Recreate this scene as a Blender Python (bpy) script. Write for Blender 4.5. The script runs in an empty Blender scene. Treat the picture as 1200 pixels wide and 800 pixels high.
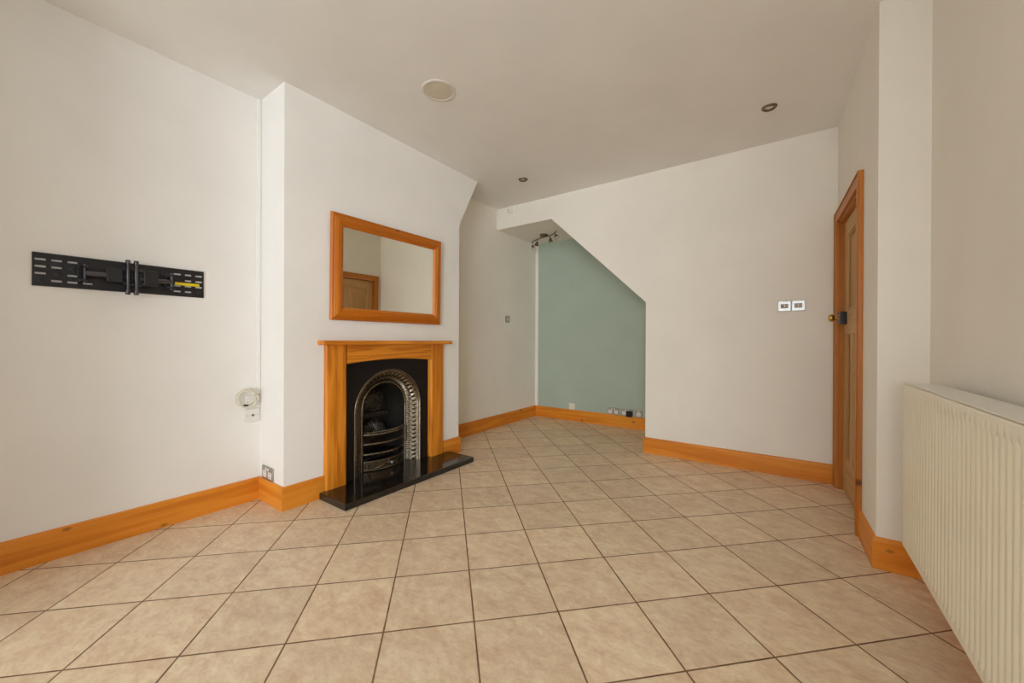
import bpy, bmesh, math, random
from mathutils import Vector, Matrix
random.seed(7)
sc = bpy.context.scene
COL = sc.collection
PI = math.pi

# ------------------------------------------------------------------ measures
CAM_H = 1.02
XL, XC, XR = -2.755, -2.435, -2.768          # left wall, chimney front, recess wall
Y1, Y2, Y3, Y4, Y5 = 1.081, 2.589, 3.583, 4.455, 2.377
XD, XD3, XP = 0.343, 0.307, 0.509            # door wall (two ends), radiator wall
H, SK = 2.556, 0.140
ZS, ZO, ZC, XA, XO, CC = 2.318, 1.376, 2.073, -2.034, -1.038, 0.255
# added rear extension, unseen, invented only to light the room
YB, XE, YE = -6.0, 4.5, -.25
WX0, WX1, WZ0, WZ1 = 0., 4.0, .40, 2.3
RW0, RW1 = -5.5, -1.2
NIB = -2.12  # edge of the added nib that shades the left wall
EB, ER = 385, 25
LC = (.93, .98, 1.01)
TS = 0.015

# ------------------------------------------------------------------ materials
def srgb(r, g, b):
    f = lambda c: (c/255/12.92) if c/255 <= .04045 else ((c/255+.055)/1.055)**2.4
    return (f(r), f(g), f(b), 1)

class NT:
    def __init__(s, name):
        s.m = bpy.data.materials.new(name); s.m.use_nodes = True
        s.t = s.m.node_tree; s.b = s.t.nodes['Principled BSDF']
    def n(s, typ, **kw):
        x = s.t.nodes.new(typ)
        for k, v in kw.items(): setattr(x, k, v)
        return x
    def l(s, a, b): s.t.links.new(a, b)
    def math(s, op, a, b=None, c=None, clamp=False):
        x = s.n('ShaderNodeMath', operation=op); x.use_clamp = clamp
        for i, v in enumerate((a, b, c)):
            if v is None: continue
            if isinstance(v, (int, float)): x.inputs[i].default_value = v
            else: s.l(v, x.inputs[i])
        return x.outputs[0]
    def coords(s, scale=(1, 1, 1), rot=(0, 0, 0), loc=(0, 0, 0)):
        tc = s.n('ShaderNodeTexCoord'); mp = s.n('ShaderNodeMapping')
        mp.inputs['Scale'].default_value = scale; mp.inputs['Rotation'].default_value = rot
        mp.inputs['Location'].default_value = loc
        s.l(tc.outputs['Object'], mp.inputs['Vector']); return mp.outputs[0]
    def noise(s, vec, scale, detail=4, rough=.55, dist=0):
        x = s.n('ShaderNodeTexNoise'); x.inputs['Scale'].default_value = scale
        x.inputs['Detail'].default_value = detail; x.inputs['Roughness'].default_value = rough
        x.inputs['Distortion'].default_value = dist
        s.l(vec, x.inputs['Vector']); return x.outputs['Fac']
    def ramp(s, fac, stops):
        x = s.n('ShaderNodeValToRGB'); e = x.color_ramp.elements
        while len(e) < len(stops): e.new(.5)
        for el, (p, c) in zip(e, stops): el.position = p; el.color = c
        s.l(fac, x.inputs[0]); return x.outputs[0]
    def mix(s, fac, a, b, blend='MIX'):
        x = s.n('ShaderNodeMix', data_type='RGBA', blend_type=blend)
        for i, v in ((0, fac), (6, a), (7, b)):
            if isinstance(v, (int, float)): x.inputs[i].default_value = v
            elif isinstance(v, tuple): x.inputs[i].default_value = v
            else: s.l(v, x.inputs[i])
        return x.outputs[2]
    def bump(s, h, strength, dist):
        x = s.n('ShaderNodeBump'); x.inputs['Strength'].default_value = strength
        x.inputs['Distance'].default_value = dist
        s.l(h, x.inputs['Height']); s.l(x.outputs[0], s.b.inputs['Normal'])
    def set(s, **kw):
        for k, v in kw.items():
            i = s.b.inputs[k.replace('_', ' ')]
            if isinstance(v, (int, float, tuple)): i.default_value = v
            else: s.l(v, i)
        return s.m

def paint(name, col, var=.03, rough=.75):
    t = NT(name); v = t.coords()
    n = t.noise(v, 2.3, 4)
    c2 = tuple(x*(1-var*2) for x in col[:3])+(1,)
    t.bump(t.noise(v, 160, 3), .06, .002)
    return t.set(Base_Color=t.ramp(n, [(.3, c2), (.75, col)]), Roughness=rough, Specular_IOR_Level=.25)

def plain(name, col, rough=.5, metal=0., spec=.5, var=.06, scale=30, bump=0.):
    t = NT(name); v = t.coords(); n = t.noise(v, scale, 3)
    c2 = tuple(x*(1-var) for x in col[:3])+(1,)
    if bump: t.bump(t.noise(v, scale*6, 2), bump, .001)
    return t.set(Base_Color=t.ramp(n, [(.3, c2), (.7, col)]), Roughness=rough, Metallic=metal, Specular_IOR_Level=spec)

def wood(name, dark, mid, light, axis, rough=.42, seed=0., knots=True, ring=9., coat=.05):
    """varnished softwood, grain running along one object axis"""
    t = NT(name)
    sc_ = [14., 14., 14.]; sc_['xyz'.index(axis)] = .9
    v = t.coords(scale=tuple(sc_), loc=(seed, seed*1.7, seed*.6))
    warp = t.noise(v, .7, 3, .5, .4)
    sep = t.n('ShaderNodeSeparateXYZ'); t.l(v, sep.inputs[0])
    others = [i for i in range(3) if i != 'xyz'.index(axis)]
    rsum = t.math('ADD', sep.outputs[others[0]], sep.outputs[others[1]])
    rings = t.math('SINE', t.math('ADD', t.math('MULTIPLY', warp, ring*2.2), t.math('MULTIPLY', rsum, 1.3)))
    rings = t.math('MULTIPLY_ADD', rings, .5, .5)
    fine_s = [90., 90., 90.]; fine_s['xyz'.index(axis)] = 2.5
    fine = t.noise(t.coords(scale=tuple(fine_s)), 1.0, 3, .6)
    fac = t.math('ADD', t.math('MULTIPLY', rings, .40), t.math('MULTIPLY', fine, .60))
    col = t.ramp(fac, [(.0, dark), (.5, mid), (1., light)])
    if knots:
        ks = {'x': [5., 0, 9.5], 'y': [0, 5., 9.5], 'z': [0, 9.5, 5.]}[axis]
        vo = t.n('ShaderNodeTexVoronoi', feature='F1'); vo.inputs['Scale'].default_value = 1.
        vo.inputs['Randomness'].default_value = 1.
        t.l(t.coords(scale=tuple(ks), loc=(seed*2.1, seed, seed*3.3)), vo.inputs['Vector'])
        sel = t.n('ShaderNodeSeparateColor'); t.l(vo.outputs['Color'], sel.inputs[0])
        keep = t.math('GREATER_THAN', sel.outputs[0], .3)
        k = t.math('SUBTRACT', 1., t.math('MULTIPLY', vo.outputs['Distance'], 8.), clamp=True)
        k = t.math('MULTIPLY', t.math('MULTIPLY', t.math('MULTIPLY', k, 1.8, clamp=True), keep), .85)
        col = t.mix(k, col, tuple(x*.22 for x in dark[:3])+(1,))
    t.bump(fac, .08, .001)
    return t.set(Base_Color=col, Roughness=rough, Coat_Weight=coat, Coat_Roughness=.25, Specular_IOR_Level=.3)

def tile_material():
    t = NT('beige_stoneware_tiles'); P = .3160; x0, y0 = -1.8074, 1.5046
    tc = t.n('ShaderNodeTexCoord'); sep = t.n('ShaderNodeSeparateXYZ'); t.l(tc.outputs['Object'], sep.inputs[0])
    x = t.math('SUBTRACT', sep.outputs[0], x0); y = t.math('SUBTRACT', sep.outputs[1], y0)
    k = 1/(math.sqrt(2)*P)
    u = t.math('MULTIPLY', t.math('ADD', x, y), k); w = t.math('MULTIPLY', t.math('SUBTRACT', x, y), k)
    def edge(a):
        f = t.math('FRACT', a); return t.math('MINIMUM', f, t.math('SUBTRACT', 1., f))
    wob = t.math('MULTIPLY', t.math('SUBTRACT', t.noise(t.coords(), 22, 2), .5), .006)
    e = t.math('ADD', t.math('MINIMUM', edge(u), edge(w)), wob)
    sm = t.n('ShaderNodeMapRange', interpolation_type='SMOOTHSTEP')
    sm.inputs['From Min'].default_value = .0062; sm.inputs['From Max'].default_value = .0120
    t.l(e, sm.inputs['Value']); tile = sm.outputs['Result']
    cmb = t.n('ShaderNodeCombineXYZ'); t.l(t.math('FLOOR', u), cmb.inputs[0]); t.l(t.math('FLOOR', w), cmb.inputs[1])
    wn = t.n('ShaderNodeTexWhiteNoise', noise_dimensions='3D'); t.l(cmb.outputs[0], wn.inputs['Vector'])
    # marbled clouding, shifted from tile to tile
    add = t.n('ShaderNodeVectorMath', operation='MULTIPLY_ADD')
    t.l(wn.outputs['Color'], add.inputs[0]); add.inputs[1].default_value = (7, 7, 7); t.l(tc.outputs['Object'], add.inputs[2])
    mp = t.n('ShaderNodeMapping'); mp.inputs['Scale'].default_value = (1, 1.6, 1); mp.inputs['Rotation'].default_value = (0, 0, .9)
    t.l(add.outputs[0], mp.inputs['Vector'])
    cl = t.noise(mp.outputs[0], 8, 7, .66, .6); fn = t.noise(mp.outputs[0], 26, 8, .78, .5)
    f = t.math('ADD', t.math('MULTIPLY', cl, .5), t.math('MULTIPLY', fn, .5))
    col = t.ramp(f, [(.36, TILE_D), (.5, TILE_M), (.64, TILE_L)])
    val = t.math('MULTIPLY_ADD', wn.outputs['Value'], .12, .94)
    hs = t.n('ShaderNodeHueSaturation'); t.l(col, hs.inputs['Color']); t.l(val, hs.inputs['Value'])
    gn = t.noise(t.coords(), 6, 3)
    grout = t.ramp(gn, [(.3, srgb(98, 70, 46)), (.7, srgb(142, 110, 80))])
    c = t.mix(tile, grout, hs.outputs[0])
    t.bump(t.math('ADD', tile, t.math('MULTIPLY', fn, .12)), .5, .0015)
    r = t.math('SUBTRACT', .80, t.math('MULTIPLY', tile, .42))
    return t.set(Base_Color=c, Roughness=r, Specular_IOR_Level=.35)

TILE_D, TILE_M, TILE_L = srgb(208, 176, 146), srgb(226, 203, 172), srgb(241, 226, 197)
M = {}
M['wall'] = paint('magnolia_wall_paint', (.87, .855, .828, 1))
M['cream'] = paint('cream_wall_tone', (.87, .835, .765, 1))  # warmer tone on the stair, recess, door and right walls
M['ceiling'] = paint('white_ceiling_paint', (.87, .855, .828, 1))
M['green'] = paint('pale_green_wall_paint', (.43, .51, .43, 1), .05)
M['tile'] = tile_material()
PD, PM, PL = srgb(190, 106, 24), srgb(218, 134, 38), srgb(230, 154, 58)
for a in 'xyz': M['pine_'+a] = wood('orange_varnished_pine_'+a, PD, PM, PL, a, seed=1.3)
OD, OM, OL = srgb(150, 72, 4), srgb(214, 132, 32), srgb(228, 152, 54)
M['mantel_y'] = wood('honey_varnished_timber_y', OD, OM, OL, 'y', seed=4.4, knots=False, ring=15)
M['mantel_z'] = wood('honey_varnished_timber_z', OD, OM, OL, 'z', seed=2.2, knots=False, ring=15)
RD, RM, RL = srgb(160, 82, 8), srgb(192, 108, 18), srgb(208, 128, 32)
M['frame_y'] = wood('red_pine_frame_y', RD, RM, RL, 'y', seed=5.1, ring=6)
M['frame_z'] = wood('red_pine_frame_z', RD, RM, RL, 'z', seed=3.4, ring=6)
AD, AM, AL = srgb(156, 88, 24), srgb(184, 112, 40), srgb(198, 130, 56)
M['arch_z'] = wood('architrave_pine_z', AD, AM, AL, 'z', seed=6.1, ring=5)
M['arch_y'] = wood('architrave_pine_y', AD, AM, AL, 'y', seed=6.6, ring=5)
DD, DM, DL = srgb(166, 124, 76), srgb(190, 150, 100), srgb(206, 170, 120)
M['door_z'] = wood('bare_pine_door_z', DD, DM, DL, 'z', rough=.6, seed=8.2, coat=0)
M['door_y'] = wood('bare_pine_door_y', DD, DM, DL, 'y', rough=.6, seed=7.7, coat=0)
M['grey_floor'] = plain('neutral_bounce_grey', (.60, .60, .60, 1), .5, 0, .3)  # grey of the added rear floor, chosen to cut warm bounce
M['black_iron'] = plain('black_painted_cast_iron', (.011, .009, .009, 1), .5, .1, .25)
M['steel_iron'] = plain('polished_cast_iron', (.27, .225, .165, 1), .27, .95, .5, .45, 40)
M['dark_iron'] = plain('blackened_cast_iron', (.055, .048, .042, 1), .34, .7, .5, .3, 25)
M['black_metal'] = plain('black_powder_coated_steel', (.022, .022, .026, 1), .33, .4, .6)
M['gun_metal'] = plain('polished_gun_metal', (.10, .10, .115, 1), .22, .9)
M['bright_steel'] = plain('zinc_plated_steel', (.42, .42, .45, 1), .3, 1.)
M['polished_plate'] = plain('polished_pale_metal', (.40, .40, .39, 1), .34, .85)
M['chrome'] = plain('brushed_chrome', (.50, .47, .43, 1), .3, 1.)
M['nickel'] = plain('dark_brushed_nickel', (.20, .16, .12, 1), .32, 1.)
M['white_plastic'] = plain('white_plastic', (.78, .76, .73, 1), .4, 0, .5, .02)
M['cream_plastic'] = plain('aged_cream_plastic', (.74, .70, .58, 1), .45, 0, .5, .03)
M['black_plastic'] = plain('black_plastic', (.012, .012, .014, 1), .4)
M['grey_plate'] = plain('satin_steel_plate', (.42, .38, .33, 1), .42, .75)
M['rocker'] = plain('bronze_rocker', (.30, .21, .15, 1), .4, .5)
M['yellow'] = plain('yellow_sticker', (.80, .62, .01, 1), .5)
M['radiator'] = plain('cream_radiator_enamel', (.87, .815, .665, 1), .32, 0, .5, .02, 5)
M['radiator_top'] = plain('window_lit_radiator_enamel', (.78, .765, .71, 1), .3, 0, .5, .02, 5)  # bluish window light on the top put into its colour
M['speaker_rim'] = plain('speaker_rim_plastic', (.70, .665, .62, 1), .6, 0, .3, .02)
M['speaker_cloth'] = plain('speaker_grille_mesh', (.68, .62, .50, 1), .8, 0, .2, .05, 400)
M['brass'] = plain('aged_brass', (.60, .40, .12, 1), .25, 1.)
M['lock'] = plain('dark_blue_black_lock_enamel', (.03, .03, .045, 1), .4, .3)
M['lamp_glass'] = plain('unlit_lamp_lens', (.72, .62, .50, 1), .2, .2)
def granite():
    t = NT('polished_black_granite'); v = t.coords()
    n = t.noise(v, 240, 3, .7)
    c = t.ramp(n, [(.5, (.010, .008, .007, 1)), (.72, (.05, .042, .036, 1))])
    return t.set(Base_Color=c, Roughness=.13, Specular_IOR_Level=.65)
M['granite'] = granite()
def mirror_mat():
    t = NT('silvered_mirror'); n = t.noise(t.coords(), 3, 2)
    return t.set(Base_Color=t.ramp(n, [(.3, (.84, .84, .76, 1)), (.7, (.86, .86, .78, 1))]), Metallic=1., Roughness=.01)
M['mirror'] = mirror_mat()
def glass_mat():
    t = NT('window_glass'); return t.set(Base_Color=(1, 1, 1, 1), Roughness=0., Transmission_Weight=1., IOR=1.0)
M['glass'] = glass_mat()

# ------------------------------------------------------------------ mesh helpers
def link(name, bm, mats, parent=None, smooth=False, bevel=0., seg=2, origin=None, recalc=True, angle=35):
    if recalc: bmesh.ops.recalc_face_normals(bm, faces=bm.faces)
    org = Vector(origin) if origin is not None else (Vector(parent['_org']) if parent and '_org' in parent else Vector((0, 0, 0)))
    if origin is None and parent is None:
        org = Vector((0, 0, 0))
    bmesh.ops.translate(bm, verts=bm.verts, vec=-org)
    me = bpy.data.meshes.new(name); bm.to_mesh(me); bm.free()
    for m in (mats if isinstance(mats, (list, tuple)) else [mats]): me.materials.append(m)
    o = bpy.data.objects.new(name, me); COL.objects.link(o)
    if parent is None: o.location = org
    else:
        o.parent = parent; o.location = org-world(parent)
    WORLD[o.name] = org
    if smooth:
        for p in me.polygons: p.use_smooth = True
        try: me.set_sharp_from_angle(angle=math.radians(angle))
        except Exception: pass
    if bevel:
        b = o.modifiers.new('Bevel', 'BEVEL'); b.width = bevel; b.segments = seg
        b.limit_method = 'ANGLE'; b.angle_limit = math.radians(40)
    return o
WORLD = {}
def world(o): return WORLD.get(o.name, Vector((0, 0, 0)))

def thing(name, label, cat, loc, group=None, kind=None):
    o = bpy.data.objects.new(name, None); COL.objects.link(o); o.location = loc
    o.empty_display_size = .05
    WORLD[o.name] = Vector(loc)
    tag(o, label, cat, group); return o
def tag(o, label=None, cat=None, group=None, kind=None):
    if label: o['label'] = label
    if cat: o['category'] = cat
    if group: o['group'] = group
    if kind: o['kind'] = kind
    return o
def part(name, bm, mat, parent, label=None, **kw):
    o = link(name, bm, mat, parent, origin=world(parent), **kw)
    if label: o['label'] = label
    return o
def struct(name, bm, mat, label, cat, **kw):
    o = link(name, bm, mat, **kw); return tag(o, label, cat, kind='structure')

def B(): return bmesh.new()
def box(bm, x0, x1, y0, y1, z0, z1, mi=0):
    vs = [bm.verts.new((x, y, z)) for z in (z0, z1) for (x, y) in ((x0, y0), (x1, y0), (x1, y1), (x0, y1))]
    fs = [(3, 2, 1, 0), (4, 5, 6, 7), (0, 1, 5, 4), (1, 2, 6, 5), (2, 3, 7, 6), (3, 0, 4, 7)]
    for f in fs:
        fc = bm.faces.new([vs[i] for i in f]); fc.material_index = mi
    return bm
def prism(bm, pts, axis, a, b, mi=0):
    """closed polygon pts extruded along an axis from a to b"""
    def P(p, h):
        return {'x': (h, p[0], p[1]), 'y': (p[0], h, p[1]), 'z': (p[0], p[1], h)}[axis]
    lo = [bm.verts.new(P(p, a)) for p in pts]; hi = [bm.verts.new(P(p, b)) for p in pts]
    n = len(pts)
    fs = [bm.faces.new(lo), bm.faces.new(hi[::-1])]
    for i in range(n): fs.append(bm.faces.new((lo[i], lo[(i+1) % n], hi[(i+1) % n], hi[i])))
    for f in fs: f.material_index = mi
    return bm
def loft(bm, rings, close_ring=True, caps=True, mi=0):
    R = [[bm.verts.new(p) for p in r] for r in rings]
    n = len(R[0])
    for a, b in zip(R, R[1:]):
        for i in range(n if close_ring else n-1):
            j = (i+1) % n
            f = bm.faces.new((a[i], a[j], b[j], b[i])); f.material_index = mi
    if caps and close_ring:
        bm.faces.new(R[0][::-1]).material_index = mi; bm.faces.new(R[-1]).material_index = mi
    return R
def tube(bm, pts, r, seg=10, closed=False):
    pts = [Vector(p) for p in pts]; n = len(pts); rings = []
    up = None
    for i, p in enumerate(pts):
        a = pts[(i-1) % n] if (closed or i > 0) else p
        b = pts[(i+1) % n] if (closed or i < n-1) else p
        t = (b-a).normalized()
        if up is None:
            up = t.orthogonal().normalized()
        up = (up-t*up.dot(t)).normalized(); s = t.cross(up)
        rr = r[i] if isinstance(r, (list, tuple)) else r
        rings.append([p+(up*math.cos(2*PI*k/seg)+s*math.sin(2*PI*k/seg))*rr for k in range(seg)])
    if closed: rings.append(rings[0])
    loft(bm, rings, True, not closed)
    if closed: bmesh.ops.remove_doubles(bm, verts=bm.verts, dist=1e-6)
    return bm
def lathe(bm, prof, c, axis='z', seg=32):
    """profile [(radius, height)] turned about an axis through c"""
    rings = []
    c = Vector(c)
    for r, hh in prof:
        ring = []
        for k in range(seg):
            a = 2*PI*k/seg; u, v = r*math.cos(a), r*math.sin(a)
            ring.append(c+Vector({'z': (u, v, hh), 'x': (hh, u, v), 'y': (u, hh, v)}[axis]))
        rings.append(ring)
    loft(bm, rings); bmesh.ops.remove_doubles(bm, verts=bm.verts, dist=1e-6)
    return bm
def rrect(w, h, r, n=5):
    pts = []
    for cx, cy, a0 in ((w/2-r, h/2-r, 0), (-w/2+r, h/2-r, 90), (-w/2+r, -h/2+r, 180), (w/2-r, -h/2+r, 270)):
        for k in range(n+1):
            a = math.radians(a0+90*k/n); pts.append((cx+r*math.cos(a), cy+r*math.sin(a)))
    return pts
def wallframe(normal, c):
    """returns f(u,v,d): u to the viewer's right, v up, d out of the wall"""
    c = Vector(c)
    if normal == '+x': return lambda u, v, d: c+Vector((d, u, v))
    if normal == '-y': return lambda u, v, d: c+Vector((u, -d, v))
def plate(bm, F, w, h, d0, d1, r=.004, ch=.002, cu=0, cv=0):
    rings = []
    for (ins, d) in ((0, d0), (0, d1-ch), (ch, d1)):
        rings.append([F(cu+p[0]*(1-2*ins/w), cv+p[1]*(1-2*ins/h), d) for p in rrect(w, h, r)])
    loft(bm, rings); return bm

# ------------------------------------------------------------------ the room shell
W, G = M['wall'], M['green']
YF = -1.2                                     # tiles end here, the added rear extension begins
struct('floor', box(B(), XL-.2, XP+.25, YF, Y4+.2, -.12, 0), M['tile'], 'beige stoneware floor tiles laid diagonally with dark grout', 'floor')
bm = box(B(), XL-.2, XE+.1, YB-.1, YF, -.12, 0); box(bm, XP+.25, XE+.1, YF, YE+.1, -.12, 0)
struct('floor_added_rear', bm, M['grey_floor'], 'pale grey floor of the added, unseen rear extension', 'floor')  # invented floor, out of view, grey to keep the bounce neutral
bm = box(B(), XL-.2, XP+.25, YE, Y4+.2, H, H+.1); box(bm, XL-.2, XE+.1, YB-.1, YE, H, H+.1)
struct('ceiling', bm, M['ceiling'], 'plain off-white painted ceiling', 'ceiling')
struct('wall_left', box(B(), XL-.1, XL, YB, Y2, 0, H), W, 'plain off-white wall behind the black television bracket', 'wall')
ny0, ny1, nz = 1.440, 2.272, .90              # fireplace recess in the breast
bm = B()
prism(bm, [(Y1, 0), (ny0, 0), (ny0, nz), (ny1, nz), (ny1, 0), (Y2, 0), (Y2, ZC), (Y2+CC, H), (Y1, H)], 'x', XL, XC)
struct('wall_chimney', bm, W, 'off-white chimney breast with a sloping upper right edge', 'wall')
struct('wall_recess', box(B(), XR-.1, XR, Y2, Y4+.1, 0, H), M['cream'], 'off-white side wall of the recess right of the chimney breast', 'wall')
bm = B(); xs = XR+.042
box(bm, XR, xs, Y4, Y4+.1, 0, ZS+.1, 0); box(bm, xs, XO+.05, Y4, Y4+.1, 0, ZS+.1, 1)
struct('wall_alcove', bm, [M['cream'], G], 'pale green back wall of the alcove under the stairs', 'wall')
bm = B()
prism(bm, [(XR, ZS), (XA, ZS), (XO, ZO), (XO, 0), (XD3+.25, 0), (XD3+.25, H), (XR, H)], 'y', Y3, Y4)
struct('wall_stair', bm, M['cream'], 'cream far wall with a sloping opening under the stairs', 'wall')
dx = lambda y: XD+(XD3-XD)*(y-Y5)/(Y3-Y5)
DY0, DY1, DZ = 2.745, 3.490, 1.850            # rough opening of the door
bm = B()
prism(bm, [(dx(Y5), Y5), (XP, Y5), (XP, DY0), (dx(DY0), DY0)], 'z', 0, H)
prism(bm, [(dx(DY1), DY1), (XP, DY1), (XP, Y3), (dx(Y3), Y3)], 'z', 0, H)
prism(bm, [(dx(DY0), DY0), (XP, DY0), (XP, DY1), (dx(DY1), DY1)], 'z', DZ, H)
struct('wall_door', bm, M['cream'], 'off-white wall and projecting pier around the pine door', 'wall')
struct('wall_right', box(B(), XP, XP+.1, YE, Y3, 0, H), M['cream'], 'off-white wall behind the cream radiator', 'wall')
# unseen extension made up to bring daylight in from back and side
bm = B()
box(bm, XL, WX0, YB-.1, YB, 0, H); box(bm, WX1, XE, YB-.1, YB, 0, H)
box(bm, WX0, WX1, YB-.1, YB, 0, WZ0); box(bm, WX0, WX1, YB-.1, YB, WZ1, H)
struct('wall_added_back', bm, W, 'off-white wall around the added rear window', 'wall')
bm = B(); box(bm, XE, XE+.1, YB, RW0, 0, H); box(bm, XE, XE+.1, RW1, YE, 0, H); box(bm, XE, XE+.1, RW0, RW1, 0, WZ0); box(bm, XE, XE+.1, RW0, RW1, WZ1, H)
struct('wall_added_side', bm, W, 'off-white wall around the added side window', 'wall')
struct('wall_added_extension', box(B(), XP+.1, XE, YE, YE+.1, 0, H), W, 'off-white wall closing the added rear extension', 'wall')
bm = B()
for x in (WX0, (WX0+WX1)/2-.03, WX1-.06): box(bm, x, x+.06, YB-.08, YB-.02, WZ0, WZ1)
box(bm, WX0+.06, WX1-.06, YB-.08, YB-.02, WZ0, WZ0+.06); box(bm, WX0+.06, WX1-.06, YB-.08, YB-.02, WZ1-.06, WZ1)
struct('window_added_1', bm, M['white_plastic'], 'white framed rear window, unseen, added for daylight', 'window')  # made-up window, opening for the rear lamp
bm = B()
for y in (RW0, (RW0+RW1)/2-.03, RW1-.06): box(bm, XE+.02, XE+.08, y, y+.06, WZ0, WZ1)
box(bm, XE+.02, XE+.08, RW0+.06, RW1-.06, WZ0, WZ0+.06); box(bm, XE+.02, XE+.08, RW0+.06, RW1-.06, WZ1-.06, WZ1)
struct('window_added_2', bm, M['white_plastic'], 'white framed side window added to the unseen extension', 'window')  # made-up window, opening for the side lamp
if NIB > XL: struct('wall_shade_nib', box(B(), XL, NIB, YE-.1, YE, 0, H), W, 'short off-white nib wall, unseen, added to shade the left wall', 'wall')  # unseen wall put in to block light from the left wall
# skirting boards --------------------------------------------------------
SKP = [(0, 0), (TS, 0), (TS, SK-.018), (TS-.002, SK-.010), (TS-.005, SK-.003), (TS-.008, SK), (0, SK)]
def skirt(name, A, Bp, nrm, sa, sb, axis, label):
    A, Bp, n = Vector(A), Vector(Bp), Vector(nrm); d = (Bp-A).normalized()
    bm = B()
    r0 = [Vector((*(A+n*o+d*(sa*o)), z)) for o, z in SKP]; r1 = [Vector((*(Bp+n*o+d*(sb*o)), z)) for o, z in SKP]
    loft(bm, [r0, r1])
    return struct(name, bm, M['pine_'+axis], label, 'skirting board')
e = .0006
skirt('baseboard_left', (XL, YB), (XL, Y1), (1, 0), 0, -1, 'y', 'orange pine skirting board below the television bracket')
skirt('baseboard_chimney_return', (XL+e, Y1), (XC, Y1), (0, -1), 1, 1, 'x', 'short orange pine skirting below the double socket on the chimney side')
skirt('baseboard_chimney', (XC, Y1), (XC, 1.325), (1, 0), -1, 0, 'y', 'orange pine skirting left of the fireplace')
skirt('baseboard_chimney_right', (XC, 2.380), (XC, Y2), (1, 0), 0, 1, 'y', 'orange pine skirting right of the fireplace')
skirt('baseboard_chimney_rear', (XR+e, Y2), (XC, Y2), (0, 1), 1, 1, 'x', 'pine skirting on the far side of the chimney breast')
skirt('baseboard_recess', (XR, Y2), (XR, Y4), (1, 0), 1, -1, 'y', 'orange pine skirting along the recess side wall')
skirt('baseboard_alcove', (XR, Y4), (XO, Y4), (0, -1), 1, -1, 'x', 'orange pine skirting under the pale green alcove wall')
skirt('baseboard_alcove_side', (XO, Y4), (XO, Y3), (-1, 0), 1, 1, 'y', 'pine skirting inside the alcove under the stairs')
skirt('baseboard_stair', (XO, Y3), (XD3-.021, Y3), (0, -1), -1, 0, 'x', 'long orange pine skirting along the far cream wall')
n_ = Vector((-(Y3-Y5), XD3-XD)).normalized()
skirt('baseboard_door', (dx(Y5), Y5), (dx(2.690), 2.690), tuple(n_), -1, 0, 'y', 'short orange pine skirting between door and pier corner')
skirt('baseboard_pier', (XD, Y5), (XP, Y5), (0, -1), -1, -1, 'x', 'orange pine skirting across the pier front')
skirt('baseboard_right', (XP, Y5), (XP, YE), (-1, 0), 1, 0, 'y', 'pine skirting behind the cream radiator')

# ------------------------------------------------------------------ door
def slant(bm, y0, y1, o0, o1, z0, z1, mi=0):
    """board on the door wall: o = distance out of the wall into the room"""
    prism(bm, [(dx(y0)-o0, y0), (dx(y0)-o1, y0), (dx(y1)-o1, y1), (dx(y1)-o0, y1)], 'z', z0, z1, mi)
bm = B()
slant(bm, 2.690, 2.755, 0, .021, 0, 1.920)
slant(bm, 2.690, 2.700, .021, .025, 0, 1.920)
slant(bm, 3.482, 3.548, 0, .021, 0, 1.920)
slant(bm, 3.536, 3.548, .021, .026, 0, 1.920)
ar = struct('trim_1', bm, M['arch_z'], 'upright orange pine architraves either side of the door', 'door frame', bevel=.003)
bm = B(); slant(bm, 2.755, 3.482, 0, .021, 1.852, 1.920); slant(bm, 2.700, 3.536, .021, .026, 1.908, 1.920)
struct('trim_2', bm, M['arch_y'], 'orange pine architrave across the top of the door', 'door frame', bevel=.003)
bm = B()
slant(bm, DY0, 2.757, -.16, 0, 0, DZ); slant(bm, 3.478, DY1, -.16, 0, 0, DZ)
slant(bm, 2.757, 3.478, -.16, 0, 1.838, DZ)
slant(bm, 2.757, 2.769, -.12, -.075, 0, 1.838); slant(bm, 3.466, 3.478, -.12, -.075, 0, 1.838)
struct('trim_3', bm, M['arch_z'], 'orange pine door lining inside the architrave', 'door frame')
do = thing('door_1', 'stripped pine panel door with black rim lock and brass knob', 'door', (dx(3.13)+.03, 3.13, .0))
do['kind'] = 'structure'
LY0, LY1, LZ0, LZ1 = 2.760, 3.475, .006, 1.834
F0, F1 = -.024, -.064         # front and rear face of the door leaf (offset out of the wall)
ST = .100
bm = B()
slant(bm, LY0, LY0+ST, F1, F0, LZ0, LZ1); slant(bm, LY1-ST, LY1, F1, F0, LZ0, LZ1)
mu = [LY0+ST+(LY1-LY0-2*ST)*k/3 for k in (1, 2)]
for y in mu: slant(bm, y-.038, y+.038, F1, F0, .24, 1.075)
part('stile', bm, M['door_z'], do, bevel=.003)
bm = B()
for z0, z1 in ((LZ0, .24), (1.075, 1.235), (1.728, LZ1)): slant(bm, LY0+ST, LY1-ST, F1, F0, z0, z1)
part('rail', bm, M['door_y'], do, bevel=.003)
pan = [(LY0+ST, LY1-ST, 1.235, 1.728)]+[(a, b, .24, 1.075) for a, b in
       ((LY0+ST, mu[0]-.038), (mu[0]+.038, mu[1]-.038), (mu[1]+.038, LY1-ST))]
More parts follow.
